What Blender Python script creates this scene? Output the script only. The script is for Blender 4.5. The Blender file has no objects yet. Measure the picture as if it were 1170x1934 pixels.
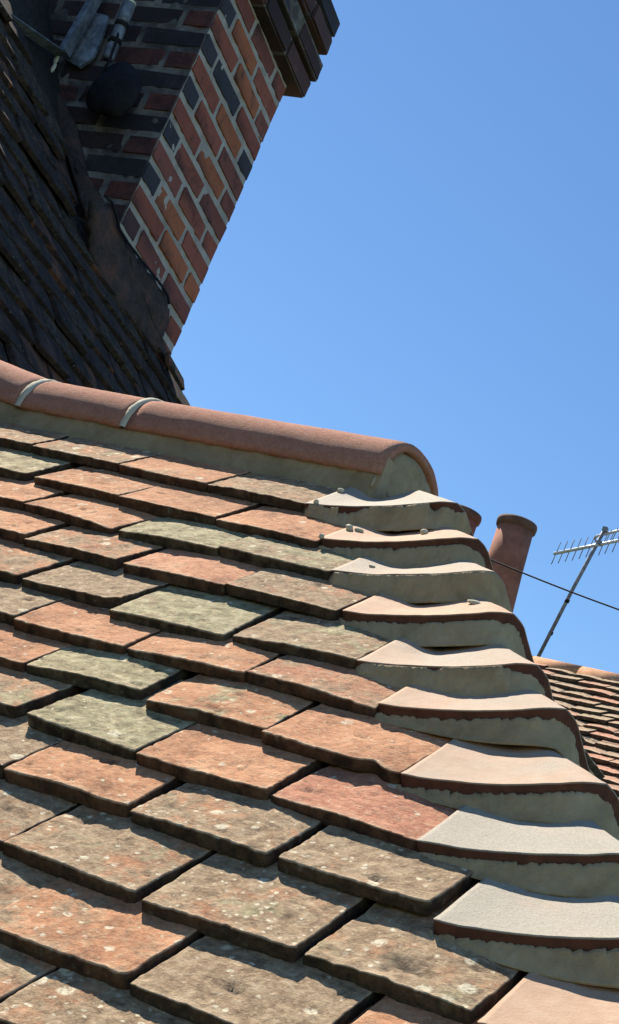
import bpy, bmesh, math, random
import numpy as np
from mathutils import Vector, Matrix, noise

# ------------------------------------------------------------------ camera
S = bpy.context.scene
COL = S.collection
RC = np.array([[0.8377798220264957, 0.4129192355334592, 0.3572431591108992],
               [0.1666193122442837, 0.42973322566010264, -0.8874499194604544],
               [-0.5199643974276639, 0.8030112450579934, 0.29122150627538557]])   # rows: right, down, forward
CAM = np.array([1.619106262095513, -2.021216377925443, -0.7903989121340577])
FPX, PW, PH = 3252.08, 1170.0, 1934.0                                              # focal length in photo pixels
cd = bpy.data.cameras.new('camera')
cd.sensor_fit = 'HORIZONTAL'; cd.sensor_width = 36.0; cd.lens = FPX / PW * 36.0
cd.clip_start = 0.05; cd.clip_end = 3000
cam = bpy.data.objects.new('camera', cd); COL.objects.link(cam)
M = Matrix.Identity(4)
for r in range(3):
    M[r][0] = RC[0][r]; M[r][1] = -RC[1][r]; M[r][2] = -RC[2][r]; M[r][3] = CAM[r]
cam.matrix_world = M
S.camera = cam

# ------------------------------------------------------------------ sky, sun, exposure
SUN_DIR = Vector((-0.55, 0.28, 0.79)).normalized()                                 # towards the sun
W = bpy.data.worlds.new('World'); S.world = W; W.use_nodes = True
wn = W.node_tree.nodes; wl = W.node_tree.links
bg = wn['Background']
sky = wn.new('ShaderNodeTexSky'); sky.sky_type = 'NISHITA'; sky.sun_disc = False
sky.sun_elevation = math.asin(SUN_DIR.z)
sky.sun_rotation = math.atan2(SUN_DIR.x, SUN_DIR.y)
sky.air_density = 1.0; sky.dust_density = 0.05; sky.ozone_density = 4.0; sky.altitude = 50
hs = wn.new('ShaderNodeHueSaturation'); hs.inputs['Saturation'].default_value = 1.12; hs.inputs['Value'].default_value = 1.12
wl.new(sky.outputs[0], hs.inputs['Color']); wl.new(hs.outputs[0], bg.inputs['Color']); bg.inputs['Strength'].default_value = 0.076
sl = bpy.data.lights.new('sun', 'SUN'); sl.energy = 5.0; sl.angle = math.radians(0.53); sl.color = (1.0, 0.935, 0.82)
so = bpy.data.objects.new('sun', sl); COL.objects.link(so)
so.rotation_euler = (-SUN_DIR).to_track_quat('-Z', 'Y').to_euler(); so.location = (-6, 2, 9)
S.view_settings.view_transform = 'Standard'; S.view_settings.look = 'None'
S.view_settings.gamma = 1.0; S.view_settings.use_curve_mapping = False
S.view_settings.exposure = 0.78
S.render.engine = 'CYCLES'
S.render.resolution_x = 619; S.render.resolution_y = 1024

# ------------------------------------------------------------------ pixel helpers (photo pixel -> direction)
def ray(x, y):
    d = RC.T @ np.array([(x - PW / 2) / FPX, (y - PH / 2) / FPX, 1.0]); return d / np.linalg.norm(d)
def proj(P):
    c = RC @ (np.asarray(P, float) - CAM); return c[0] / c[2] * FPX + PW / 2, c[1] / c[2] * FPX + PH / 2, c[2]
def on_plane(x, y, P, N):
    d = ray(x, y); return CAM + ((P - CAM) @ N) / (d @ N) * d
TH = 0.7726260567                                                                   # pitch of the hipped roof
SA = np.array([0, math.cos(TH), math.sin(TH)]); NA = np.array([0, -math.sin(TH), math.cos(TH)])
def on_roof(x, y, h=0.0): return on_plane(x, y, NA * h, NA)

# ------------------------------------------------------------------ materials
def mat(name):
    m = bpy.data.materials.new(name); m.use_nodes = True
    return m, m.node_tree.nodes, m.node_tree.links, m.node_tree.nodes['Principled BSDF']
class NT:
    def __init__(s, name):
        s.m, s.n, s.l, s.b = mat(name)
        s.b.inputs['Roughness'].default_value = 0.9
        s.b.inputs['Specular IOR Level'].default_value = 0.25
    def add(s, t, **kw):
        n = s.n.new(t)
        for k, v in kw.items(): setattr(n, k, v)
        return n
    def put(s, sock, v):
        if isinstance(v, bpy.types.NodeSocket): s.l.new(v, sock)
        elif isinstance(v, (tuple, list)): sock.default_value = (*v, 1.0) if len(sock.default_value) == 4 and len(v) == 3 else v
        else: sock.default_value = v
    def math(s, op, a, b=0.0, c=0.0, clamp=False):
        n = s.add('ShaderNodeMath', operation=op, use_clamp=clamp)
        s.put(n.inputs[0], a); s.put(n.inputs[1], b); s.put(n.inputs[2], c); return n.outputs[0]
    def mix(s, f, a, b, mode='MIX'):
        n = s.add('ShaderNodeMix', data_type='RGBA', blend_type=mode)
        s.put(n.inputs[0], f); s.put(n.inputs[6], a); s.put(n.inputs[7], b); return n.outputs[2]
    def noise(s, v, sc, det=6, rough=0.6, dist=0.0):
        n = s.add('ShaderNodeTexNoise'); s.l.new(v, n.inputs['Vector'])
        n.inputs['Scale'].default_value = sc; n.inputs['Detail'].default_value = det
        n.inputs['Roughness'].default_value = rough; n.inputs['Distortion'].default_value = dist; return n.outputs['Fac']
    def vor(s, v, sc, rnd=1.0):
        n = s.add('ShaderNodeTexVoronoi'); s.l.new(v, n.inputs['Vector']); n.inputs['Scale'].default_value = sc
        n.inputs['Randomness'].default_value = rnd; return n.outputs['Distance'], n.outputs['Color']
    def ramp(s, f, stops, interp='LINEAR'):
        n = s.add('ShaderNodeValToRGB'); s.l.new(f, n.inputs[0]); e = n.color_ramp.elements; n.color_ramp.interpolation = interp
        while len(e) < len(stops): e.new(0.5)
        for i, (p, c) in enumerate(stops):
            e[i].position = p; e[i].color = (*c, 1) if isinstance(c, (tuple, list)) else (c, c, c, 1)
        return n.outputs[0]
    def range(s, f, a, b, c=0.0, d=1.0):
        n = s.add('ShaderNodeMapRange', interpolation_type='SMOOTHSTEP'); s.put(n.inputs[0], f)
        s.put(n.inputs[1], a); s.put(n.inputs[2], b); s.put(n.inputs[3], c); s.put(n.inputs[4], d); return n.outputs[0]
    def coord(s, k=23.0):
        t = s.add('ShaderNodeTexCoord'); o = s.add('ShaderNodeObjectInfo')
        r = s.math('MULTIPLY', o.outputs['Random'], k)
        c = s.add('ShaderNodeCombineXYZ'); s.l.new(r, c.inputs[0]); s.l.new(s.math('MULTIPLY', r, 1.7), c.inputs[1]); s.l.new(s.math('MULTIPLY', r, 0.6), c.inputs[2])
        a = s.add('ShaderNodeVectorMath', operation='ADD'); s.l.new(t.outputs['Object'], a.inputs[0]); s.l.new(c.outputs[0], a.inputs[1])
        s.oi = o; return a.outputs[0]
    def params(s):
        q = s.add('ShaderNodeSeparateColor'); s.l.new(s.oi.outputs['Color'], q.inputs[0])
        return q.outputs[0], q.outputs[1], q.outputs[2], s.oi.outputs['Alpha']
    def attr(s, name):
        a = s.add('ShaderNodeAttribute', attribute_name=name); return a.outputs['Fac']
    def bump(s, h, dist, strength=1.0, normal=None):
        n = s.add('ShaderNodeBump'); s.l.new(h, n.inputs['Height']); n.inputs['Distance'].default_value = dist
        n.inputs['Strength'].default_value = strength
        if normal is not None: s.l.new(normal, n.inputs['Normal'])
        return n.outputs[0]
    def done(s, col, nrm=None, rough=None):
        s.put(s.b.inputs['Base Color'], col)
        if nrm is not None: s.l.new(nrm, s.b.inputs['Normal'])
        if rough is not None: s.put(s.b.inputs['Roughness'], rough)
        return s.m

def m_old_tile():
    t = NT('weathered_clay_tile'); v = t.coord(); grey, green, red, spot = t.params()
    n1 = t.noise(v, 11, 4, 0.62, 0.4); n2 = t.noise(v, 48, 5, 0.68, 0.3); n3 = t.noise(v, 190, 3, 0.7); n4 = t.noise(v, 24, 5, 0.7, 0.6)
    mp = t.add('ShaderNodeMapping'); t.l.new(v, mp.inputs['Vector']); mp.inputs['Scale'].default_value = (26, 95, 95); n5 = t.noise(mp.outputs[0], 1.0, 4, 0.65, 0.9)
    f = t.math('ADD', t.math('MULTIPLY', n1, 0.55), t.math('MULTIPLY', n2, 0.45))
    base = t.ramp(f, [(0.30, (0.16, 0.078, 0.046)), (0.43, (0.32, 0.148, 0.078)), (0.53, (0.42, 0.205, 0.112)), (0.66, (0.53, 0.30, 0.18))])
    base = t.mix(t.math('MULTIPLY', red, 0.75), base, t.ramp(f, [(0.3, (0.15, 0.055, 0.042)), (0.5, (0.33, 0.125, 0.088)), (0.68, (0.43, 0.20, 0.145))]))
    gcol = t.ramp(t.noise(v, 60, 4, 0.7), [(0.32, (0.09, 0.066, 0.043)), (0.48, (0.205, 0.152, 0.097)), (0.62, (0.31, 0.245, 0.168)), (0.78, (0.42, 0.35, 0.255))])
    gm = t.math('SUBTRACT', t.math('ADD', t.math('MULTIPLY', n4, 0.7), t.math('MULTIPLY', n1, 0.3)), t.math('SUBTRACT', 0.80, t.math('MULTIPLY', grey, 0.62)))
    col = t.mix(t.math('MULTIPLY', t.range(gm, -0.05, 0.13), 0.9), base, gcol)
    lcol = t.ramp(n2, [(0.33, (0.10, 0.093, 0.053)), (0.5, (0.25, 0.232, 0.14)), (0.68, (0.42, 0.395, 0.265))])
    lm = t.math('SUBTRACT', t.noise(v, 17, 5, 0.65, 0.5), t.math('SUBTRACT', 0.78, t.math('MULTIPLY', green, 0.58)))
    col = t.mix(t.math('MULTIPLY', t.range(lm, -0.04, 0.10), 0.88), col, lcol)
    # dark sooty streaks and pits
    dk = t.range(t.noise(v, 33, 5, 0.75, 0.8), 0.60, 0.72)
    col = t.mix(t.math('MULTIPLY', dk, 0.6), col, (0.055, 0.042, 0.032))
    crk = t.range(t.math('ABSOLUTE', t.math('SUBTRACT', n5, 0.5)), 0.012, 0.0); crk = t.math('MULTIPLY', crk, t.range(n4, 0.50, 0.60))
    col = t.mix(t.math('MULTIPLY', crk, 0.7), col, (0.05, 0.036, 0.028))
    fleck = t.range(n3, 0.64, 0.74); col = t.mix(t.math('MULTIPLY', fleck, 0.5), col, (0.56, 0.42, 0.29))
    n6 = t.noise(v, 105, 6, 0.78, 0.4)
    col = t.mix(t.range(n6, 0.46, 0.33, 0.0, 0.6), col, (0.085, 0.055, 0.036))
    col = t.mix(t.range(n6, 0.56, 0.70, 0.0, 0.45), col, (0.56, 0.40, 0.26))
    pk = t.range(n3, 0.36, 0.26); col = t.mix(t.math('MULTIPLY', pk, 0.65), col, (0.07, 0.045, 0.032))
    # pale lichen rosettes in two sizes
    wob = t.add('ShaderNodeVectorMath', operation='ADD'); t.l.new(v, wob.inputs[0])
    nz = t.add('ShaderNodeTexNoise'); t.l.new(v, nz.inputs['Vector']); nz.inputs['Scale'].default_value = 110
    sc = t.add('ShaderNodeVectorMath', operation='SCALE'); t.l.new(nz.outputs['Color'], sc.inputs[0]); sc.inputs['Scale'].default_value = 0.006
    t.l.new(sc.outputs[0], wob.inputs[1]); wv = wob.outputs[0]
    sp = None
    for scl, thr, sz in ((95, 0.91, 0.55), (46, 0.89, 0.46), (150, 0.88, 0.55)):
        dd, cc = t.vor(wv, scl); q = t.add('ShaderNodeSeparateColor'); t.l.new(cc, q.inputs[0])
        lim = t.math('SUBTRACT', 1.0, t.math('MULTIPLY', spot, (1 - thr) * 2.4))
        k = t.math('MULTIPLY', t.math('GREATER_THAN', q.outputs[1], lim), t.range(dd, t.math('MULTIPLY', q.outputs[2], sz), t.math('MULTIPLY', q.outputs[2], sz * 0.6)))
        sp = k if sp is None else t.math('MAXIMUM', sp, k)
    sp = t.math('MULTIPLY', sp, t.range(n3, 0.30, 0.55))
    col = t.mix(t.math('MULTIPLY', sp, 0.85), col, t.ramp(n3, [(0.3, (0.40, 0.37, 0.28)), (0.7, (0.66, 0.62, 0.50))]))
    ar = t.math('MULTIPLY', t.attr('arris'), t.range(n2, 0.35, 0.62))
    col = t.mix(t.math('MULTIPLY', ar, 0.8), col, (0.47, 0.36, 0.255))
    col = t.mix(t.math('MULTIPLY', t.range(n3, 0.42, 0.75), 0.35), col, (0.47, 0.36, 0.25))
    col = t.mix(1.0, col, (1.42, 1.38, 1.28), 'MULTIPLY')
    col = t.mix(t.math('MULTIPLY', t.attr('tail'), t.range(n2, 0.25, 0.70, 0.97, 0.75)), col, (0.024, 0.017, 0.014))  # tail faces near black: dirt plus painted-in shade; deep pits darkened too
    h = t.math('ADD', t.math('ADD', t.math('MULTIPLY', n6, 1.0), t.math('MULTIPLY', n3, 0.45)), t.math('MULTIPLY', n5, 0.16))
    return t.done(col, t.bump(h, 0.0024, 1.0), 0.93)

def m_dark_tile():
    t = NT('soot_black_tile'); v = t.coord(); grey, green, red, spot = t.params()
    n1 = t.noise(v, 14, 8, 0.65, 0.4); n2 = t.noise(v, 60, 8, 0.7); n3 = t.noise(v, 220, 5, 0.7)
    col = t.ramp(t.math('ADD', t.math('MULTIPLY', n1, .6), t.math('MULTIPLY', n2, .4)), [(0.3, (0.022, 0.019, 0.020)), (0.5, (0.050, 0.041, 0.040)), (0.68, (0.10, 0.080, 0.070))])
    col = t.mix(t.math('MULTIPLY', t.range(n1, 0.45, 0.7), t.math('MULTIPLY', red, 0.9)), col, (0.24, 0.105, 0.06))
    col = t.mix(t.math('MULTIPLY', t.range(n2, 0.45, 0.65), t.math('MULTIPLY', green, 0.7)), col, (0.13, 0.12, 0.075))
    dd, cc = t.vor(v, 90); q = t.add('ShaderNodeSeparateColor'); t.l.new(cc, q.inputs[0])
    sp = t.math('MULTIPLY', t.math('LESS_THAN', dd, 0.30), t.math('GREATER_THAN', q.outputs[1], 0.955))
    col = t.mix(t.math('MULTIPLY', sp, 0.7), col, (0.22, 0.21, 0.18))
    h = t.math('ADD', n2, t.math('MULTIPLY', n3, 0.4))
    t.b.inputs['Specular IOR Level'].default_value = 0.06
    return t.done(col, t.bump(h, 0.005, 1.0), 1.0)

def m_mortar(name, c0, c1, c2, bump=0.0022):
    t = NT(name); v = t.coord()
    n1 = t.noise(v, 13, 8, 0.6, 0.5); n2 = t.noise(v, 70, 8, 0.7); n3 = t.noise(v, 330, 4, 0.7)
    col = t.ramp(t.math('ADD', t.math('MULTIPLY', n1, .65), t.math('MULTIPLY', n2, .35)), [(0.33, c0), (0.5, c1), (0.68, c2)])
    st = t.range(t.noise(v, 30, 10, 0.75, 1.2), 0.62, 0.72)
    col = t.mix(t.math('MULTIPLY', st, 0.5), col, tuple(x * 0.5 for x in c0))
    col = face_shade(t, col, n1)
    h = t.math('ADD', t.math('ADD', n2, t.math('MULTIPLY', n3, 0.5)), n1)
    return t.done(col, t.bump(h, bump, 1.0), 0.95)

def m_bonnet():
    t = NT('new_terracotta_bonnet'); v = t.coord(); dust, speck, pink, _ = t.params()
    n1 = t.noise(v, 9, 7, 0.6, 0.5); n2 = t.noise(v, 55, 8, 0.65); n3 = t.noise(v, 420, 3, 0.8); n4 = t.noise(v, 5, 3, 0.5)
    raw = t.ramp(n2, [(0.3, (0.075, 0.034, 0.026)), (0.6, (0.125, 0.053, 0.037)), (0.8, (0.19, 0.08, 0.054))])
    body = t.ramp(n2, [(0.3, (0.47, 0.285, 0.18)), (0.55, (0.53, 0.345, 0.23)), (0.75, (0.57, 0.40, 0.28))])
    gdust = t.ramp(n3, [(0.28, (0.27, 0.235, 0.185)), (0.5, (0.40, 0.355, 0.285)), (0.72, (0.51, 0.465, 0.385))])
    dm = t.range(t.math('ADD', t.math('MULTIPLY', n1, 0.6), dust), 0.55, 0.95)
    col = t.mix(dm, body, gdust)
    wm = t.math('MULTIPLY', t.range(t.noise(v, 22, 10, 0.75, 1.0), 0.60, 0.70), t.math('ADD', t.math('MULTIPLY', speck, 0.8), 0.1))
    col = t.mix(wm, col, (0.66, 0.61, 0.48))
    col = t.mix(t.math('MULTIPLY', t.range(n3, 0.45, 0.8), 0.22), col, (0.25, 0.2, 0.15))
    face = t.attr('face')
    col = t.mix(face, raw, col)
    nrm = t.bump(t.math('ADD', t.math('MULTIPLY', n2, 0.7), t.math('MULTIPLY', n3, 0.5)), 0.0011, 1.0)
    return t.done(col, nrm, 0.82)

def m_ridge():
    t = NT('sanded_red_ridge_clay'); v = t.coord()
    n1 = t.noise(v, 7, 7, 0.6, 0.4); n2 = t.noise(v, 60, 8, 0.7); n3 = t.noise(v, 210, 5, 0.9)
    col = t.ramp(t.math('ADD', t.math('MULTIPLY', n1, .4), t.math('MULTIPLY', n2, .6)), [(0.32, (0.45, 0.20, 0.132)), (0.5, (0.55, 0.265, 0.18)), (0.7, (0.62, 0.33, 0.235))])
    col = t.mix(t.math('MULTIPLY', t.range(n3, 0.5, 0.64), 0.7), col, (0.60, 0.35, 0.25))
    col = t.mix(t.math('MULTIPLY', t.range(n3, 0.48, 0.34), 0.6), col, (0.25, 0.10, 0.07))
    h = t.math('ADD', t.math('MULTIPLY', n3, 1.0), t.math('MULTIPLY', n2, 0.5))
    return t.done(col, t.bump(h, 0.0030, 1.0), 0.95)

def face_shade(t, col, n1):                                         # shade of the stack's left face, painted into its colour
    a = t.attr('soot_shade')
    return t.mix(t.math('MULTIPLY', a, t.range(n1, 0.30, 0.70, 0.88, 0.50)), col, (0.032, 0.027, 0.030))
def m_brick():
    t = NT('stock_brick'); v = t.coord()
    n1 = t.noise(v, 16, 8, 0.65, 0.5); n2 = t.noise(v, 75, 8, 0.7); n3 = t.noise(v, 300, 4, 0.7)
    c = t.oi.outputs['Color']
    f = t.math('ADD', t.math('MULTIPLY', n1, .6), t.math('MULTIPLY', n2, .4))
    col = t.mix(t.range(f, 0.32, 0.52, 0.75, 0.0), c, (0.06, 0.045, 0.045))
    col = t.mix(t.range(f, 0.55, 0.75, 0.0, 0.35), col, (0.52, 0.24, 0.15))
    col = t.mix(t.math('MULTIPLY', t.range(n3, 0.62, 0.75), 0.4), col, (0.42, 0.36, 0.31))
    col = face_shade(t, col, n1)
    return t.done(col, t.bump(t.math('ADD', n2, t.math('MULTIPLY', n3, 0.5)), 0.004, 1.0), 0.9)

def m_plain(name, c, rough=0.7, metal=0.0, sc=60, var=0.35, bump=0.001):
    t = NT(name); v = t.coord(); n1 = t.noise(v, sc, 7, 0.65, 0.3); n2 = t.noise(v, sc * 5, 4, 0.7)
    col = t.mix(t.range(n1, 0.35, 0.68), tuple(x * (1 - var) for x in c), tuple(min(1, x * (1 + var)) for x in c))
    t.b.inputs['Metallic'].default_value = metal
    return t.done(col, t.bump(t.math('ADD', n1, n2), bump, 0.7), rough)

MAT = dict(
    tile=m_old_tile(), dark=m_dark_tile(), bonnet=m_bonnet(), ridge=m_ridge(), brick=m_brick(),
    mortar=m_mortar('fresh_bedding_mortar', (0.30, 0.225, 0.128), (0.42, 0.325, 0.195), (0.52, 0.42, 0.27)),
    pale=m_mortar('pale_pointing_mortar', (0.46, 0.43, 0.32), (0.58, 0.55, 0.42), (0.66, 0.63, 0.5)),
    joint=m_mortar('old_lime_joint', (0.30, 0.27, 0.235), (0.45, 0.41, 0.36), (0.56, 0.52, 0.46)),
    fillet=m_mortar('dark_cement_fillet', (0.05, 0.042, 0.042), (0.10, 0.075, 0.068), (0.26, 0.115, 0.08), 0.010),
    deck=m_plain('dark_roofing_felt', (0.035, 0.032, 0.03), 0.95),
    wall=m_plain('rendered_wall', (0.5, 0.45, 0.38), 0.95, sc=8),
    ground=m_plain('grass_and_soil', (0.09, 0.11, 0.045), 0.95, sc=0.6),
    galv=m_plain('weathered_galvanised_steel', (0.22, 0.25, 0.29), 0.6, 0.35, 30, 0.4),
    alu=m_plain('dull_aluminium', (0.62, 0.64, 0.66), 0.45, 0.55, 40, 0.15, 0.0003),
    mast=m_plain('grey_painted_mast', (0.24, 0.25, 0.28), 0.6, 0.2, 40, 0.3, 0.0003),
    black=m_plain('black_rubber', (0.014, 0.013, 0.016), 0.75, sc=25),
    pot=m_plain('red_clay_pot', (0.34, 0.135, 0.085), 0.85, sc=9, var=0.22),
    rim=m_plain('sooty_pot_rim', (0.16, 0.085, 0.06), 0.85, sc=14, var=0.3),
    inside=m_plain('soot_shade', (0.02, 0.017, 0.016), 0.95),
    cream=m_plain('cream_plastic', (0.84, 0.82, 0.66), 0.4, sc=20, var=0.06))

# ------------------------------------------------------------------ object helpers
WORLD = {}                                                     # object -> world matrix we gave it
def tag(o, label, cat, group=None):
    o['label'] = label; o['category'] = cat
    if group: o['group'] = group
    return o
def thing(name, label, cat, loc, group=None):
    o = bpy.data.objects.new(name, None); COL.objects.link(o); o.empty_display_size = 0.1
    m = Matrix.Translation(Vector(loc)); o.matrix_basis = m; WORLD[o] = m
    return tag(o, label, cat, group)
def place(o, M, parent=None):
    COL.objects.link(o); WORLD[o] = M.copy()
    if parent is not None:
        o.parent = parent; o.matrix_basis = WORLD[parent].inverted() @ M
    else: o.matrix_basis = M
    return o
def mk_mesh(name, V, F, m, smooth=False, attrs=None):
    me = bpy.data.meshes.new(name); me.from_pydata([tuple(v) for v in V], [], F)
    me.materials.append(m)
    if smooth: me.polygons.foreach_set('use_smooth', [True] * len(me.polygons))
    for k, vals in (attrs or {}).items():
        a = me.attributes.new(k, 'FLOAT', 'POINT'); a.data.foreach_set('value', vals)
    me.update(); return me
def fixn(me):
    bm = bmesh.new(); bm.from_mesh(me); bmesh.ops.recalc_face_normals(bm, faces=bm.faces); bm.to_mesh(me); bm.free(); me.update(); return me
def world_mesh(name, V, F, m, parent=None, smooth=False, attrs=None, fix=True):
    """mesh whose vertices are given in world coordinates; the origin goes to their middle"""
    V = [Vector(v) for v in V]; c = sum(V, Vector()) / len(V)
    me = mk_mesh(name, [v - c for v in V], F, m, smooth, attrs)
    if fix: fixn(me)
    return place(bpy.data.objects.new(name, me), Matrix.Translation(c), parent)
def basis(o, x, y, z):
    m = Matrix.Identity(4)
    for i, a in enumerate((x, y, z)):
        for r in range(3): m[r][i] = a[r]
    for r in range(3): m[r][3] = o[r]
    return m
def fbm(x, y, z, o=4):
    return noise.fractal(Vector((x, y, z)), 1.0, 2.0, o)
def tube(pts, rad, seg=10, cap=True):
    """tube along points; rad a number or list"""
    pts = [Vector(p) for p in pts]; n = len(pts); R = rad if isinstance(rad, (list, tuple)) else [rad] * n
    V, F = [], []; up = Vector((0.13, 0.31, 0.94)).normalized()
    for i, p in enumerate(pts):
        d = (pts[min(i + 1, n - 1)] - pts[max(i - 1, 0)]).normalized()
        a = d.cross(up)
        if a.length < 1e-3: a = d.cross(Vector((1, 0, 0)))
        a.normalize(); b = d.cross(a)
        for k in range(seg):
            t = 2 * math.pi * k / seg; V.append(p + (a * math.cos(t) + b * math.sin(t)) * R[i])
    for i in range(n - 1):
        for k in range(seg):
            k2 = (k + 1) % seg; F.append((i * seg + k, i * seg + k2, (i + 1) * seg + k2, (i + 1) * seg + k))
    if cap: F.append(tuple(range(seg - 1, -1, -1))); F.append(tuple(range((n - 1) * seg, n * seg)))
    return V, F
def join(*vf):
    V, F = [], []
    for v, f in vf:
        o = len(V); V += list(v); F += [tuple(i + o for i in q) for q in f]
    return V, F
def box(c, h, ax=((1, 0, 0), (0, 1, 0), (0, 0, 1))):
    c = Vector(c); a = [Vector(v) for v in ax]
    V = [c + a[0] * (sx * h[0]) + a[1] * (sy * h[1]) + a[2] * (sz * h[2]) for sx in (-1, 1) for sy in (-1, 1) for sz in (-1, 1)]
    return V, [(0, 1, 3, 2), (4, 6, 7, 5), (0, 4, 5, 1), (2, 3, 7, 6), (0, 2, 6, 4), (1, 5, 7, 3)]

# ------------------------------------------------------------------ ground
g = bpy.data.objects.new('ground', mk_mesh('ground', [(-900, -900, 0), (900, -900, 0), (900, 900, 0), (-900, 900, 0)], [(0, 1, 2, 3)], MAT['ground']))
place(g, Matrix.Translation((0, 0, -4.6))); g['kind'] = 'structure'
GZ = -4.6

# ------------------------------------------------------------------ clay tile mesh (hand made, uneven)
def tile_mesh(w, L, t, seed, nx=44, ny=34, amp=1.0, chips=3, material=None, name='roof_tile', camber=0.0025, pits=(), notch=()):
    rnd = random.Random(seed); sx, sy, sz = rnd.uniform(0, 90), rnd.uniform(0, 90), rnd.uniform(0, 90)
    r = 0.0014 * rnd.uniform(0.8, 1.5)
    ch = [(rnd.uniform(0.03, 0.97) * w, rnd.uniform(0.002, 0.006), rnd.uniform(0.0004, 0.0020)) for _ in range(chips)]
    hol = [(rnd.uniform(0.08, 0.92) * w, rnd.uniform(0.008, 0.09), rnd.uniform(0.004, 0.011), rnd.uniform(0.0006, 0.0020)) for _ in range(6)] + [(rnd.uniform(0.08, 0.92) * w, rnd.uniform(0.01, 0.095), rnd.uniform(0.0028, 0.0050), rnd.uniform(0.002, 0.005)) for _ in range(rnd.choice((1, 2, 2, 3)))]
    deep = [h for h in hol if h[3] >= 0.002 and h[2] <= 0.005] + [(a * w, b, c, d) for a, b, c, d in pits]
    hol += [(a * w, b, c, d) for a, b, c, d in pits]; ch += [(a * w, b, c) for a, b, c in notch]
    tw = rnd.uniform(-1, 1) * 0.0025; cb = camber * rnd.uniform(-0.2, 1.3)
    dr = rnd.uniform(0.0005, 0.003)
    def edge(x):                                               # retreat of the tail edge
        e = 0.0006 * fbm(x * 30 + sx, sy, 1.3) * amp + 0.0006 * fbm(x * 160 + sx, sy, 4.3) * amp
        for c, wd, dp in ch: e += dp * math.exp(-((x - c) / wd) ** 2)
        for c in (0, w): e += dr * math.exp(-((x - c) / 0.006) ** 2)
        return e
    def side(y, k): return 0.0016 * fbm(y * 40 + sz, sx + 7 * k, 2.1) * amp
    def dent(x, y, hx, hy, hw):
        if abs(x - hx) > 3.5 * hw or abs(y - hy) > 3 * hw: return 0.0
        q = ((x - hx) / 1.5) ** 2 + ((y - hy) * 1.25) ** 2
        return math.exp(-q / hw ** 2 * (1 + 0.9 * fbm(x * 150 + hx * 300, y * 150, sx, 3)) ** 2) * (0.75 + 0.5 * fbm(x * 260, y * 260 + sy, hx * 90, 2))
    def height(x, y):
        z = amp * (0.0007 * fbm(x * 18 + sx, y * 18 + sy, sz) + 0.0007 * fbm(x * 110 + sy, y * 160 + sz, sx, 4))
        u = (x / w - 0.5) * 2; z -= cb * u * u; z += tw * u * (1 - y / L)
        for hx, hy, hw, hd in hol: z -= hd * dent(x, y, hx, hy, hw)
        return z
    V, A, TL = [], [], []
    ys = [r + (L - r) * (j / (ny - 1)) ** 1.25 for j in range(ny)]
    def pt(x, y):
        f = max(0.0, 1 - y / (L * 0.5)); xx = x + side(y, 0) * (1 - x / w) + side(y, 1) * (x / w)
        return xx, y + edge(x) * f * f
    for j in range(ny):
        for i in range(nx):
            x = r + (w - 2 * r) * i / (nx - 1); X, Y = pt(x, ys[j])
            e = min(j, i * 1.0, (nx - 1 - i) * 1.0)
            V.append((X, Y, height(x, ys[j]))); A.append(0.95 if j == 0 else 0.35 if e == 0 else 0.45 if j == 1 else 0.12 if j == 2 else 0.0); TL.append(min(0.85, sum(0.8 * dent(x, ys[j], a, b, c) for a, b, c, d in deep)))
    F = [(j * nx + i, j * nx + i + 1, (j + 1) * nx + i + 1, (j + 1) * nx + i) for j in range(ny - 1) for i in range(nx - 1)]
    per = [(i, 0) for i in range(nx)] + [(nx - 1, j) for j in range(1, ny)] + [(i, ny - 1) for i in range(nx - 2, -1, -1)] + [(0, j) for j in range(ny - 2, 0, -1)]
    prev = [j * nx + i for i, j in per]; n = len(per); rings = [set(prev)]
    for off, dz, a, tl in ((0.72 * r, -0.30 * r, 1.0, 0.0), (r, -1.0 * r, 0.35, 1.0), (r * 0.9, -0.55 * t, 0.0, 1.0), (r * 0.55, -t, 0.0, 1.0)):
        cur = []
        for (i, j), _ in zip(per, range(n)):
            x, y, z = V[j * nx + i]
            ox = -1 if i == 0 else 1 if i == nx - 1 else 0; oy = -1 if j == 0 else 0
            k = 1.0 if not (ox and oy) else 0.72
            jit = 0.0008 * fbm(x * 140 + sz, y * 95 + dz * 900, sx, 3) * amp if dz < -0.5 * r else 0
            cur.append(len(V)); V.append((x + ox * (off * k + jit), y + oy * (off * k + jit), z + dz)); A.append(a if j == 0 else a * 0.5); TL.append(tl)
        for q in range(n): F.append((prev[q], cur[q], cur[(q + 1) % n], prev[(q + 1) % n]))
        prev = cur; rings.append(set(cur))
    F.append(tuple(prev))
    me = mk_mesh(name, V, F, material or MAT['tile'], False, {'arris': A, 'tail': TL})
    me.polygons.foreach_set('use_smooth', [True] * len(me.polygons)); fixn(me)
    sh = me.attributes.new('sharp_edge', 'BOOLEAN', 'EDGE'); keep = (rings[0], rings[2], rings[4])
    sh.data.foreach_set('value', [any(e.vertices[0] in q and e.vertices[1] in q for q in keep) for e in me.edges]); return me

class Field:
    """tiles outside the photograph's frame, joined into one part"""
    def __init__(s): s.V, s.F, s.T = [], [], []
    def add(s, me, M):
        o = len(s.V); s.V += [M @ v.co for v in me.vertices]; s.F += [tuple(o + i for i in p.vertices) for p in me.polygons]
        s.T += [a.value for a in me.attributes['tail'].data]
    def build(s, m, parent, col):
        if not s.V: return
        o = world_mesh('tile_field', s.V, s.F, m, parent, True, {'tail': s.T}, False); o['kind'] = 'stuff'; o.color = col

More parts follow.
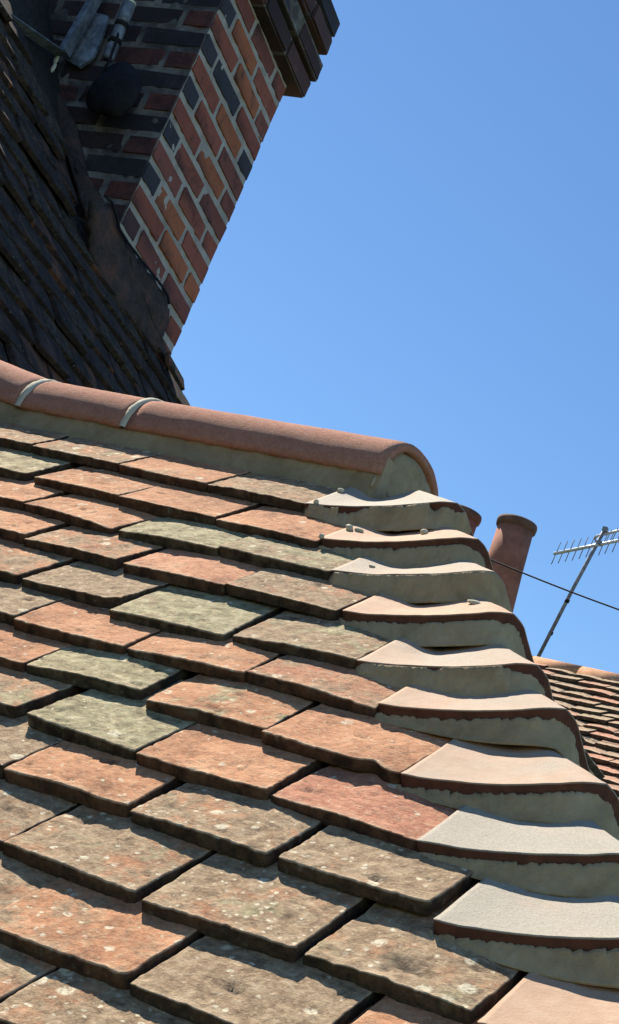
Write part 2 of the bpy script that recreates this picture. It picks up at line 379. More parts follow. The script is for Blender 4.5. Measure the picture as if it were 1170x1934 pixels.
# ------------------------------------------------------------------ the hipped roof
roof = thing('hipped_roof', 'sunlit hipped roof of weathered orange clay tiles with bonnet hip and red ridge', 'roof', (0, 0, GZ))
TT, TILT = 0.0145, 0.145
# colours: grey, green, red, pale spots
O, T_, B_, G_, R_ = (0.30, 0.12, 0.05, 0.25), (0.62, 0.25, 0.05, 0.45), (0.80, 0.12, 0.15, 0.35), (0.75, 0.95, 0.0, 0.35), (0.22, 0.05, 0.75, 0.30)
S_ = (0.72, 0.18, 0.05, 1.0)
TILES = {  # course: [((left x,y),(right x,y), look)] -- tail arris of each tile in the photograph; None = one tile width beyond
    1: [(None, (58, 838), T_), ((60, 840), (222, 875), (0.6, 0.3, 0, 0.6)), ((223, 877), (388, 912), (0.42, 0.1, 0.1, 0.3)), ((390, 912), (577, 947), (0.66, 0.15, 0.05, 0.3))],
    2: [(None, (47, 893), (0.5, 0.75, 0, 0.5)), ((63, 898), (222, 935), (0.4, 0.1, 0.0, 0.5)), ((223, 938), (406, 975), (0.38, 0.2, 0.1, 0.2)), ((407, 977), (596, 1020), (0.12, 0.05, 0.15, 0.1))],
    3: [(None, (43, 947), O), ((44, 948), (208, 993), (0.25, 0.05, 0, 0.2)), ((221, 998), (410, 1033), (0.7, 1.0, 0, 0.3)), ((413, 1033), (621, 1077), (0.8, 0.55, 0.1, 0.3))],
    4: [(None, (44, 1008), O), ((45, 1012), (217, 1057), (0.55, 0.1, 0.1, 0.4)), ((231, 1062), (422, 1103), (0.35, 0.1, 0.45, 0.1)), ((424, 1103), (633, 1152), (0.68, 0.1, 0.35, 0.35))],
    5: [(None, (33, 1086), (0.55, 0.1, 0, 0.4)), ((40, 1090), (217, 1136), (0.78, 0.2, 0.05, 0.2)), ((204, 1154), (421, 1197), (0.95, 0.75, 0.0, 0.1)), ((438, 1194), (672, 1246), (0.75, 0.45, 0.1, 0.25))],
    6: [(None, (25, 1164), B_), ((22, 1172), (231, 1220), (0.22, 0.03, 0.15, 0.1)), ((236, 1222), (460, 1268), (0.36, 0.1, 0.0, 0.35)), ((466, 1267), (707, 1331), (0.5, 0.1, 0.45, 0.25))],
    7: [(None, (43, 1251), (0.08, 0, 0.05, 0.2)), ((47, 1252), (264, 1300), (0.6, 0.85, 0, 0.6)), ((273, 1318), (502, 1372), (0.40, 0.42, 0, 0.35)), ((493, 1383), (755, 1459), (0.16, 0.03, 0.12, 0.15))],
    8: [(None, (28, 1336), (0.55, 0.45, 0.0, 0.5)), ((47, 1352), (252, 1416), (0.8, 0.95, 0.0, 0.5)), ((255, 1423), (503, 1493), (0.18, 0.08, 0.05, 0.25)), ((510, 1494), (785, 1587), (0.25, 0.05, 0.85, 0.3))],
    9: [(None, (3, 1449), B_), ((4, 1453), (239, 1519), (0.28, 0.1, 0.0, 0.35)), ((241, 1525), (502, 1613), (0.66, 0.25, 0.05, 0.9)), ((522, 1615), (809, 1712), (0.72, 0.15, 0.15, 0.6))],
    10: [(None, (2, 1583), T_), ((2, 1589), (252, 1684), (0.66, 0.28, 0.05, 0.4)), ((265, 1697), (558, 1794), (0.72, 0.25, 0.1, 1.0)), ((573, 1791), (891, 1908), (0.68, 0.3, 0.0, 0.55))],
    11: [(None, None, T_), (None, (238, 1849), (0.45, 0.25, 0.05, 0.5)), ((242, 1857), None, (0.80, 0.15, 0.1, 0.35)), (None, None, (0.4, 0.1, 0.05, 0.2))],
    12: [(None, None, T_), (None, None, (0.7, 0.2, 0.0, 0.9)), (None, None, O), (None, None, T_)],
    13: [(None, None, T_), (None, None, B_), (None, None, O), (None, None, T_)]}
WG = 0.1676
def grid(k, i):                                                # nominal joint i of course k
    return np.array([WG * (i + 0.5 * (k - 1)), 0, 0]) - SA * 0.1 * k
rng = random.Random(4)
PITS = {(10, TILES[10][3][2]): ((0.50, 0.030, 0.011, 0.0026), (0.57, 0.026, 0.008, 0.0026), (0.43, 0.035, 0.006, 0.0022)), (9, TILES[9][1][2]): ((0.42, 0.080, 0.006, 0.005), (0.48, 0.079, 0.006, 0.005)),
        (10, TILES[10][1][2]): ((0.18, 0.085, 0.006, 0.005),), (11, TILES[11][2][2]): ((0.42, 0.045, 0.007, 0.005), (0.46, 0.044, 0.006, 0.005)), (7, TILES[7][2][2]): ((0.50, 0.018, 0.007, 0.004),)}
NOTCH = {(7, TILES[7][3][2]): ((0.79, 0.011, 0.011),), (5, TILES[5][1][2]): ((0.98, 0.012, 0.010),), (9, TILES[9][1][2]): ((0.40, 0.020, 0.004), (0.62, 0.016, 0.003))}
fieldA = Field(); lowA = [tile_mesh(0.163, 0.20, TT, 70 + q, 9, 6, 1.0, 1) for q in range(5)]
for k, row in TILES.items():
    ends = []
    for j, (l, r, c) in enumerate(row):
        L = on_roof(*l) if l else None; R = on_roof(*r) if r else None
        if L is None and R is None: L = grid(k, j - 2) + np.array([0.002, 0, 0]); R = grid(k, j - 1) - np.array([0.002, 0, 0])
        elif L is None: L = R - np.array([0.163, 0.001, 0.001])
        elif R is None: R = L + np.array([0.165, 0, 0])
        ends.append((L, R, c))
    first = ends[0]                                            # two more tiles carry the course on to the left
    for q in range(2 if k > 2 else 3):
        R = ends[0][0] - np.array([0.004, 0, 0]); ends.insert(0, (R - np.array([0.163, 0.0, 0.0]), R, rng.choice((O, T_, B_, G_))))
    for L, R, c in ends:
        x = (R - L); w = np.linalg.norm(x); x = x / w
        nn = NA + TILT * SA; nn = nn - (nn @ x) * x; nn /= np.linalg.norm(nn)
        y = np.cross(nn, x)
        sd = rng.randrange(10 ** 6)
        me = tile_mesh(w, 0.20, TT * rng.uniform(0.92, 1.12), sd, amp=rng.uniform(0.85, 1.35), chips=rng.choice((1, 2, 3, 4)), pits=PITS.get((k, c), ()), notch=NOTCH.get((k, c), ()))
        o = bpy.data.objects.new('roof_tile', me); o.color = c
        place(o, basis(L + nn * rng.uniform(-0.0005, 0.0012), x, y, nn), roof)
    x = np.array([1.0, 0, 0]); nn = NA + TILT * SA; nn /= np.linalg.norm(nn); L = ends[0][0] - np.array([0.167, 0, 0])
    while L[0] > -1.25:
        fieldA.add(rng.choice(lowA), basis(L, x, np.cross(nn, x), nn)); L = L - np.array([0.167, 0, 0])
fieldA.build(MAT['tile'], roof, (0.5, 0.25, 0.1, 0.4))

# hip geometry: tail corner of every bonnet in the photograph
BL = [(578, 950), (605, 1016), (625, 1077), (648, 1153), (675, 1247), (715, 1328), (758, 1462), (788, 1587), (820, 1737), (903, 1931)]
P0 = [on_roof(*b) for b in BL]
UH = (P0[0] - P0[9]) / 9.0                                    # one course up the hip
P0.append(P0[9] - UH); P0.append(P0[9] - 2 * UH)
HB, BT = 0.047, 0.0135
LCK = [0.233 - 0.020 * min(1.0, k / 5.0) for k in range(12)]; LC = 0.216      # width of each wing
YD = np.array([-0.06, 0.9982, 0.0])                          # the hip end is a little out of square
def bonnet_plan(t, LC):                                            # t 0..1 along the tail: front leg, rounded corner, end leg
    rr = 0.036; s1 = LC - rr; s2 = rr * math.pi / 2; tot = 2 * s1 + s2; s = t * tot
    if s < s1: return s, 0.0
    if s < s1 + s2: a = (s - s1) / rr; return s1 + rr * math.sin(a), rr * (1 - math.cos(a))
    return LC, rr + (s - s1 - s2)
def bonnet_lift(t):
    u = min(t, 1 - t) * 2
    return HB * (0.22 * u + 0.78 * u ** 1.7) if u < 0.8 else HB * (0.22 * u + 0.78 * u ** 1.7) - 0.02 * (u - 0.8) ** 2
def bonnet_drop(t, k):                                         # how far the clay falls under the next bonnet, per course
    m = min(t, 1 - t); u = min(1.0, m / 0.36); v = min(1.0, m / 0.24)
    lo = 0.0140 + (0.009 * u * u * (3 - 2 * u) + bonnet_lift(t) * 0.30) * 1.08
    hi = 0.0145 + 0.0185 * v * v * (3 - 2 * v) + bonnet_lift(t) * 0.10
    f = min(1.0, max(0.0, (k - 4) / 2.0)); return hi + (lo - hi) * f
def bonnet_pt(k, t, gg, rndz=0.0):
    LC = LCK[k]; x, y = bonnet_plan(t, LC); z = bonnet_lift(t)
    a = UH[0] * -1 * gg; b = UH[1] * gg                        # the wings are cut square to their courses
    X = a + (LC - a) * (x / LC); Y = (LC - b) * (y / LC)
    if y > 0 and x >= LC - 1e-6: Y = y * (LC - b) / LC
    zz = z - bonnet_drop(t, k) * gg
    return P0[k] + UH * gg + np.array([X, 0, zz + rndz]) + YD * Y
BCOL = [(0.60, 0.3, 0, 0), (0.06, 0.05, 0, 0), (0.46, 0.2, 0, 0), (0.0, 0.1, 0, 0), (0.48, 0.45, 0, 0), (0.42, 0.1, 0, 0), (0.46, 0.1, 0, 0), (0.62, 0.5, 0, 0), (0.65, 0.2, 0, 0), (0.0, 0.0, 0, 0), (0.3, 0.1, 0, 0), (0.3, 0.1, 0, 0)]
NT_, NG = 72, 12
bonnets = []
for k in range(12):
    outer = []
    for j in range(NG + 1):
        gg = 1.55 * j / NG
        outer.append([Vector(bonnet_pt(k, i / NT_, gg, 0.0009 * fbm(i * 0.13 + k * 9, gg * 2, 3.3))) for i in range(NT_ + 1)])
    def nrm(j, i):
        a = outer[min(j + 1, NG)][i] - outer[max(j - 1, 0)][i]; b = outer[j][min(i + 1, NT_)] - outer[j][max(i - 1, 0)]
        n = b.cross(a); n.normalize(); return n
    N = [[nrm(j, i) for i in range(NT_ + 1)] for j in range(NG + 1)]
    V, A = [], []
    up = Vector(UH).normalized()
    rows = []
    def ring(fn, at):
        rows.append(len(V))
        for i in range(NT_ + 1): V.append(fn(i)); A.append(at)
    for j in range(NG, 0, -1): ring(lambda i, j=j: outer[j][i], 1.0)
    ring(lambda i: outer[0][i] + up * 0.0014, 1.0)
    ring(lambda i: outer[0][i] + up * 0.0004 - N[0][i] * 0.0004, 0.9)
    ring(lambda i: outer[0][i] - N[0][i] * 0.0014, 0.0)
    ring(lambda i: outer[0][i] - N[0][i] * (BT + 0.0007 * fbm(i * 0.7, k * 3.1, 0.4)), 0.0)
    for j in range(1, NG + 1): ring(lambda i, j=j: outer[j][i] - N[j][i] * BT, 0.0)
    F = []
    n = NT_ + 1
    for a, b in zip(rows[:-1], rows[1:]):
        for i in range(NT_): F.append((a + i, a + i + 1, b + i + 1, b + i))
    a, b = rows[-1], rows[0]
    for i in range(NT_): F.append((a + i, a + i + 1, b + i + 1, b + i))
    for e in (0, NT_): F.append(tuple(r + e for r in rows))
    o = world_mesh('bonnet_tile', V, F, MAT['bonnet'], roof, True, {'face': A})
    o.color = BCOL[k]; bonnets.append(o)
    tails = [set(range(rows[q], rows[q] + NT_ + 1)) for q in (NG, NG + 2, NG + 3)]
    sh = o.data.attributes.new('sharp_edge', 'BOOLEAN', 'EDGE')
    sh.data.foreach_set('value', [any(e.vertices[0] in ts and e.vertices[1] in ts for ts in tails) for e in o.data.edges])
# bedding mortar under each bonnet, struck off against the bonnet below
FLUSH = {0: (0.0, 0.62), 2: (0.0, 1.0), 4: (0.0, 0.52)}
for k in range(11):
    V, F = [], []; NI, NJ = 200, 9; up = UH / np.linalg.norm(UH)
    t0 = 0.015
    for i in range(NI + 1):
        t = t0 + (1 - 2 * t0) * i / NI
        top = bonnet_pt(k, t, 0.0); nb = 0.0
        fl = 0.0
        if k in FLUSH:
            a, b = FLUSH[k]; fl = 1.0 if a <= t <= b else 0.0
            fl *= 1.0 if k == 2 else min(1, max(0, (fbm(t * 9, k * 5.0, 0.2) + 0.42) * 2.6))
        rag = 0.0016 * fbm(t * 70, k * 7.7, 0.5) + 0.0018 * fbm(t * 13, k * 3.7, 0.9)
        zt = top[2] - (0.0014 * fl + (1 - fl) * (BT * 0.62 + abs(rag) * 2.6))
        set_ = -0.0022 * fl + 0.0055 * (1 - fl)
        zb = P0[k][2] + bonnet_lift(t) - bonnet_drop(t, k + 1) - 0.006
        if zt < zb + 0.004: zt = zb + 0.004
        hk = min(1.0, max(0.0, (zt - zb - 0.003) / 0.022))
        for j in range(NJ + 1):
            f = j / NJ
            zz = zt + (zb - zt) * f
            fw = set_ * (1 - f) + 0.010 * (1 - hk) - hk * (0.004 * f ** 1.4 + 0.004 * f ** 8) + 0.0026 * fbm(t * 26, f * 1.8 + k * 4, 1.7) + 0.0010 * fbm(t * 120, f * 6 + k * 4, 7.7) - 0.0012 * math.sin(f * math.pi)
            P = np.array([top[0], top[1], zz]) + up * np.array([1, 1, 0]) * fw
            V.append(P)
    m = NJ + 1
    for i in range(NI):
        for j in range(NJ): F.append((i * m + j, i * m + j + 1, (i + 1) * m + j + 1, (i + 1) * m + j))
    off = len(V)
    for q in range(off):
        i, j = divmod(q, m); b = np.array(V[q]) + UH * np.array([1, 1, 0.3]) / np.linalg.norm(UH) * 0.035
        V.append(b)
    for i in range(NI):
        for j in range(NJ): F.append((off + i * m + j, off + (i + 1) * m + j, off + (i + 1) * m + j + 1, off + i * m + j + 1))
    for i in range(NI):
        for j in (0, NJ): F.append((i * m + j, (i + 1) * m + j, off + (i + 1) * m + j, off + i * m + j))
    for i in (0, NI):
        for j in range(NJ): F.append((i * m + j, i * m + j + 1, off + i * m + j + 1, off + i * m + j))
    world_mesh('mortar_bed', V, F, MAT['mortar'], bonnets[k], True)

# mortar crumbs left on the tiles and bonnets
def lump(c, r, seed, flat=0.6):
    bm = bmesh.new(); bmesh.ops.create_icosphere(bm, subdivisions=2, radius=1.0)
    V = []
    for v in bm.verts:
        d = 1 + 0.35 * fbm(v.co.x * 1.3 + seed, v.co.y * 1.3, v.co.z * 1.3)
        V.append(Vector((v.co.x * r[0] * d, v.co.y * r[1] * d, v.co.z * r[2] * d)) + Vector(c))
    F = [tuple(v.index for v in f.verts) for f in bm.faces]; bm.free(); return V, F
for q, (k, t, gg, r) in enumerate([(1, 0.03, 0.62, (.006, .004, .005)), (1, 0.07, 0.66, (.008, .003, .003)), (1, 0.36, 0.72, (.006, .004, .004)), (0, 0.03, 0.05, (.004, .003, .004)),
                                  (3, 0.43, 0.62, (.010, .004, .003)), (1, 0.0, 0.02, (.004, .003, .004)), (0, 0.02, 0.9, (.006, .004, .004)), (2, 0.10, 0.45, (.005, .003, .002))]):
    V, F = lump(bonnet_pt(k, t, gg, r[2] * 0.6), r, q * 3.1); world_mesh('mortar_crumb', V, F, MAT['pale'], roof, True)

# ------------------------------------------------------------------ ridge
RA = np.array([0.388, 0.016, 0.029])                           # front lower arris at the hip end
RW, RH, RT = 0.212, 0.086, 0.014
def ridge_prof(a, off=0.0):                                    # a 0..1 front arris to back arris
    th = math.pi * (1 - a)
    c, s = math.cos(th), math.sin(th)
    ex = 0.86
    return (RW / 2 - off) * math.copysign(abs(c) ** ex, c) + RW / 2, (RH - off) * abs(s) ** ex
def ridge_tile(x0, x1, lift0=0.0, lift1=0.0, seed=0):
    NA_, NX = 40, 30; V, F = [], []; rows = []
    for off in (0.0, RT):
        for j in range(NX + 1):
            f = j / NX; x = x0 + (x1 - x0) * f; rows.append(len(V))
            e = 0.004 * (1 - min(1, min(f, 1 - f) * 40)) if off == 0 else 0
            for i in range(NA_ + 1):
                y, z = ridge_prof(i / NA_, off)
                w = 0.0012 * fbm(x * 14 + seed, i * 0.12, off * 50 + 2) + 0.0005 * fbm(x * 70 + seed, i * 0.6, 5)
                zz = RA[2] + z + w + lift0 * (1 - f) + lift1 * f
                if i in (0, NA_): zz -= 0.002 * fbm(x * 60 + seed, i, 1.1)
                V.append((x, RA[1] + y + w, zz - e * 0.5))
    n = NA_ + 1
    for s_ in (0, 1):
        b = s_ * (NX + 1)
        for j in range(NX):
            for i in range(NA_):
                F.append((rows[b + j] + i, rows[b + j] + i + 1, rows[b + j + 1] + i + 1, rows[b + j + 1] + i))
    for j in (0, NX):
        for i in range(NA_): F.append((rows[j] + i, rows[j] + i + 1, rows[NX + 1 + j] + i + 1, rows[NX + 1 + j] + i))
    for i in (0, NA_):
        for j in range(NX): F.append((rows[j] + i, rows[j + 1] + i, rows[NX + 2 + j] + i, rows[NX + 1 + j] + i))
    o = world_mesh('ridge_tile', V, F, MAT['ridge'], roof, True)
    return o
ridge_tile(-0.088, 0.388, 0, 0, 3.0)
ridge_tile(-0.315, -0.102, 0.003, 0.0, 11.0)
ridge_tile(-0.80, -0.326, 0.085, 0.004, 21.0)
# pointing in the two ridge joints: a low collar, a little proud and uneven
for x, wd, lf in ((-0.095, 0.0085, 0.0), (-0.3205, 0.009, 0.003)):
    V, F = [], []; NJ = 40; prof = [(-1.0, -0.006), (-0.7, 0.0005), (-0.2, 0.0022), (0.3, 0.0022), (0.75, 0.0005), (1.0, -0.006)]
    for j in range(NJ + 1):
        y, z = ridge_prof(j / NJ); ny, nz = (y - RW / 2), z * 1.4; l = math.hypot(ny, nz) or 1
        for q, (u, h) in enumerate(prof):
            hh = h + 0.0014 * fbm(j * 0.4 + x * 50, q * 0.8, 0.3); uu = u * wd * (1 + 0.28 * fbm(j * 0.3, u * 3 + x * 90, 2.2))
            V.append((x + uu, RA[1] + y + ny / l * hh, RA[2] + z + lf + nz / l * hh))
    m = len(prof)
    F = [(j * m + q, j * m + q + 1, (j + 1) * m + q + 1, (j + 1) * m + q) for j in range(NJ) for q in range(m - 1)]
    world_mesh('ridge_joint_mortar', V, F, MAT['pale'], roof, True)
# bedding mortar strip under the front arris
V, F = [], []; NX, NZ = 150, 9
for i in range(NX + 1):
    x = -0.80 + (0.386 + 0.80) * i / NX
    lift = max(0.0, (-0.326 - x) / 0.474) * 0.085
    for j in range(NZ + 1):
        f = j / NZ; z = RA[2] + 0.004 + lift - (0.078 + lift) * f
        y = RA[1] + 0.006 - 0.006 * f + 0.0024 * fbm(x * 24, f * 2, 4.4) + (0.003 * fbm(x * 70, 9.1, 0.2) if j == 0 else 0)
        V.append((x, y, z))
m = NZ + 1
F = [(i * m + j, i * m + j + 1, (i + 1) * m + j + 1, (i + 1) * m + j) for i in range(NX) for j in range(NZ)]
off = len(V); V += [(a, b + 0.06, c) for a, b, c in V]
F += [tuple(off + q for q in reversed(f)) for f in F]
for i in range(NX):
    for j in (0, NZ): F.append((i * m + j, (i + 1) * m + j, off + (i + 1) * m + j, off + i * m + j))
for i in (0, NX):
    for j in range(NZ): F.append((i * m + j, i * m + j + 1, off + i * m + j + 1, off + i * m + j))
world_mesh('ridge_mortar', V, F, MAT['mortar'], roof, True)
# mortar stopping the open end of the ridge, with ragged edge against the clay
V, F = [], []; NA_, NR = 60, 10
for j in range(NR + 1):
    f = j / NR
    for i in range(NA_ + 1):
        a = i / NA_; y, z = ridge_prof(a, 0.0)
        k = 1 - (0.058 + 0.05 * abs(fbm(a * 9, 3.3, 1.0))) ; cy, cz = RW / 2, -0.045
        y = cy + (y - cy) * k * f; z = cz + (z - cz) * (k * f if a not in (0, 1) else f)
        x = RA[0] + 0.004 - 0.010 * f ** 5 + 0.0016 * fbm(y * 40, z * 40, 2.0) + (-0.02 if f == 1 else 0)
        V.append((x, RA[1] + y, RA[2] + z))
n = NA_ + 1
F = [(j * n + i, j * n + i + 1, (j + 1) * n + i + 1, (j + 1) * n + i) for j in range(NR) for i in range(NA_)]
world_mesh('ridge_end_mortar', V, F, MAT['mortar'], roof, True)
V, F = box((RA[0] - 0.055, RA[1] + RW / 2, RA[2] - 0.025), (0.056, RW / 2 - 0.006, 0.055)); world_mesh('ridge_end_bedding', V, F, MAT['mortar'], roof)
V, F = lump((RA[0] - 0.006, RA[1] + 0.002, RA[2] - 0.014), (0.0028, 0.0028, 0.010), 5.5); world_mesh('mortar_crumb', V, F, MAT['mortar'], roof, True)

# deck, back slopes and wall that carry the roof
def P(x, y, z): return (x, y, z)
AP = np.array([0.35, 0.118, 0.112])                            # apex of the hip
hipd = -UH / UH[2] * -1.0
def hip_at(z): return P0[0] + np.array([LC, 0, 0]) + UH * ((z - P0[0][2]) / UH[2])
ez = -1.22
H0 = hip_at(0.10); H1 = hip_at(ez)
dn = np.array([0, 0, -0.11])
yb = 2 * H0[1] - H1[1]
E1 = H1 + YD * (yb - H1[1])
V = [H0 + dn, np.array([-1.6, H0[1], H0[2]]) + dn, np.array([-1.6, H1[1], ez]) + dn, H1 + dn, E1 + dn, np.array([-1.6, yb, ez]) + dn]
F = [(0, 1, 2, 3), (0, 3, 4), (0, 4, 5, 1), (1, 5, 2), (2, 5, 4, 3)]
world_mesh('roof_deck', V, F, MAT['deck'], roof)
V, F = box(((H1[0] - 0.25 - 1.6) / 2, (H1[1] + yb) / 2, (GZ + ez - 0.1) / 2), ((H1[0] - 0.25 + 1.6) / 2, (yb - H1[1]) / 2 - 0.25, (ez - 0.1 - GZ) / 2))
world_mesh('wall', V, F, MAT['wall'], roof)
# tiles of the hip end, next to the bonnets
YB = YD
NB = np.cross(YD, UH); NB /= np.linalg.norm(NB); SB = np.cross(NB, YD); SB = SB if SB[2] > 0 else -SB
shared = [tile_mesh(0.163, 0.20, TT, 900 + q, 10, 8, 1.0, 2) for q in range(4)]
for k in range(1, 12):
    for j in range(3):
        O_ = P0[k] + np.array([LC, 0, 0]) + YD * (LC + 0.006 + 0.167 * j) - NB * 0.006
        z = NB + TILT * SB; z /= np.linalg.norm(z); x = YB
        o = bpy.data.objects.new('roof_tile', shared[(k + j) % 4]); o.color = rng.choice((O, T_, B_, G_, R_))
        place(o, basis(O_, x, np.cross(z, x), z), roof)

# ------------------------------------------------------------------ brick chimney behind the ridge
QC = np.array([[0.9886, -0.1408, -0.0537], [0.1435, 0.9884, 0.0497], [0.0461, -0.0569, 0.9973]])   # columns: its own x, y, z (it leans a little)
CX, CY, CZ = QC[:, 0], QC[:, 1], QC[:, 2]
CA = CAM + ray(323, 215) * 5.25                                # a bed joint on its near corner
def cp(x, y, z): return CA + CX * x + CY * y + CZ * z
chim = thing('brick_chimney', 'tall red brick chimney with corbelled top rising from the dark tiled roof', 'chimney', cp(-0.4, 0.27, -1.2))
CROT = basis((0, 0, 0), CX, CY, CZ)
def brick_mesh(sx, sy, sz, seed):
    r = random.Random(seed); bm = bmesh.new(); bmesh.ops.create_cube(bm, size=1.0)
    for v in bm.verts: v.co = Vector((v.co.x * sx, v.co.y * sy, v.co.z * sz))
    bmesh.ops.bevel(bm, geom=list(bm.edges), offset=0.007, segments=2, affect='EDGES')
    for v in bm.verts: v.co += Vector((r.uniform(-1, 1), r.uniform(-1, 1), r.uniform(-1, 1))) * 0.0030
    me = bpy.data.meshes.new('brick'); bm.to_mesh(me); bm.free(); me.materials.append(MAT['brick'])
    a = me.attributes.new('soot_shade', 'FLOAT', 'POINT'); a.data.foreach_set('value', [1.0 if v.co.y < -sy / 2 + 0.006 else 0.0 for v in me.vertices]); return me  # the y-minus side of each brick takes the painted shade
PIT = 0.081; BH = 0.0705
BM = {}
def bmesh_for(sx, sy):
    key = (round(sx, 3), round(sy, 3)); 
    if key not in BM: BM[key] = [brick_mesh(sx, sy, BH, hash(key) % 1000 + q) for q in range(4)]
    return rng.choice(BM[key])
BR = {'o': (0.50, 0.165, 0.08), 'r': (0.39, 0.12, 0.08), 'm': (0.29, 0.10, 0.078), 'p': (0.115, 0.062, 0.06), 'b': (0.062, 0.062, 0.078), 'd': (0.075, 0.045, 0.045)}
def brick(x0, x1, y0, y1, j, col, out=0.0):
    o = bpy.data.objects.new('brick', bmesh_for(x1 - x0, y1 - y0)); c = BR[col]; s = rng.uniform(0.85, 1.15)
    o.color = (c[0] * s, c[1] * s, c[2] * s, 1)
    m = CROT.copy(); p = cp((x0 + x1) / 2 + rng.uniform(-.0012, .0012), (y0 + y1) / 2 + rng.uniform(-.0012, .0012), PIT * (j + 0.5))
    m.translation = Vector(p); place(o, m, chim)
DX, DY = 0.79, 0.5525
for j in range(-10, 7):
    side = 'o' if j < -1 else 'r'
    pick = lambda: rng.choice('oorrrmmpb') if j > -4 else rng.choice('oormmp')
    if j % 2 == 0:
        brick(-0.1025, 0, 0, 0.215, j, rng.choice('rrm')); brick(-0.1025, 0, 0.225, 0.44, j, pick()); brick(-0.215, 0, 0.45, DY, j, pick())
        x = -0.1125
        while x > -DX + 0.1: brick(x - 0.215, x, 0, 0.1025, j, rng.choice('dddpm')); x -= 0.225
    else:
        brick(-0.215, 0, 0, 0.1025, j, 'b' if j % 4 == 1 or j > 2 else rng.choice('pbm')); brick(-0.1025, 0, 0.1125, 0.3275, j, pick()); brick(-0.1025, 0, 0.3375, DY, j, pick())
        x = -0.225
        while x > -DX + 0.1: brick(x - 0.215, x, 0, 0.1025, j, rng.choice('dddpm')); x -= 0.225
V, F = box((0, 0, 0), (0.5, 0.5, 0.5))
def local_box(x0, x1, y0, y1, z0, z1):
    return [cp(x, y, z) for x in (x0, x1) for y in (y0, y1) for z in (z0, z1)], [(0, 1, 3, 2), (4, 6, 7, 5), (0, 4, 5, 1), (2, 3, 7, 6), (0, 2, 6, 4), (1, 5, 7, 3)]
V, F = local_box(-DX, -0.0090, 0.0090, DY - 0.0058, -1.3, 1.02); world_mesh('mortar_joints', V, F, MAT['joint'], chim)
def joint_sheet(u0, u1, n, fn, attrs=None):                    # uneven struck mortar, here and there smeared over the brick edges
    V, F = [], []; m = 150; z0, z1 = -0.85, 0.567
    for a in range(n + 1):
        for b in range(m + 1):
            u = u0 + (u1 - u0) * a / n; z = z0 + (z1 - z0) * b / m
            V.append(fn(u, z, -0.0040 + 0.0033 * fbm(u * 26, z * 26, 0.7 if attrs else 5.1)))
    F = [(a * (m + 1) + b, a * (m + 1) + b + 1, (a + 1) * (m + 1) + b + 1, (a + 1) * (m + 1) + b) for a in range(n) for b in range(m)]
    world_mesh('mortar_joints', V, F, MAT['joint'], chim, True, {'soot_shade': [1.0] * len(V)} if attrs else None)
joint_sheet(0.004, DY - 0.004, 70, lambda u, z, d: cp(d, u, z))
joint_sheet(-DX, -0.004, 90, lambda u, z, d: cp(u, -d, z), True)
# oversailing courses at the top
for j, pr, ye in ((7, 0.042, 0.06), (8, 0.060, 0.075), (9, 0.072, 0.028), (10, 0.072, 0.03)):
    z0 = j
    ys = [(-pr, 0.16), (0.17, 0.385), (0.395, DY + ye)] if j % 2 else [(-pr, 0.215 - pr), (0.225 - pr, 0.44 - pr), (0.45 - pr, DY + ye)]
    for a, b in ys: q_ = rng.uniform(-0.006, 0.006); brick(-0.1025 + pr + q_, pr + q_, a, b + q_, j, rng.choice('pmbdp'))
    x = -0.1125 + pr
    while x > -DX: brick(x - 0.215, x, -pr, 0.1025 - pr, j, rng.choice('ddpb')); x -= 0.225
    V, F = local_box(-DX, pr - 0.006, -pr + 0.006, DY + ye - 0.006, j * PIT + 0.008, (j + 1) * PIT - 0.003); world_mesh('mortar_joints', V, F, MAT['joint'], chim, attrs={'soot_shade': [1.0] * 8})

# ------------------------------------------------------------------ dark main roof under the chimney
F1 = on_plane(321, 688, CA, CX); F0 = on_plane(178, 487, CA, CX)
DC = (F1 - F0) / np.linalg.norm(F1 - F0)                       # along its courses, away from us
dh = np.array([DC[0], DC[1], 0]); dh /= np.linalg.norm(dh); OUTC = np.array([dh[1], -dh[0], 0])
ph = math.radians(57); up = -OUTC * math.cos(ph) + np.array([0, 0, 1]) * math.sin(ph)
NC = np.cross(DC, up); NC /= np.linalg.norm(NC); NC = NC if NC[2] > 0 else -NC
UC = np.cross(NC, DC); UC = UC if UC[2] > 0 else -UC
PE = on_plane(358, 768, F1, NC); pe, qe = (PE - F1) @ DC, (PE - F1) @ UC
main = thing('dark_main_roof', 'steep sooty dark tiled roof in shadow at the upper left below the chimney', 'roof', (F1[0] - 1.0, F1[1] - 1.0, GZ))
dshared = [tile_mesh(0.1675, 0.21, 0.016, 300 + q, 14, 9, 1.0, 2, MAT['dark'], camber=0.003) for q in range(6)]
GC = 0.088; cnt = 0; fieldC = Field(); lowC = [tile_mesh(0.1675, 0.21, 0.016, 350 + q, 7, 5, 1.0, 1, MAT['dark'], camber=0.003) for q in range(4)]
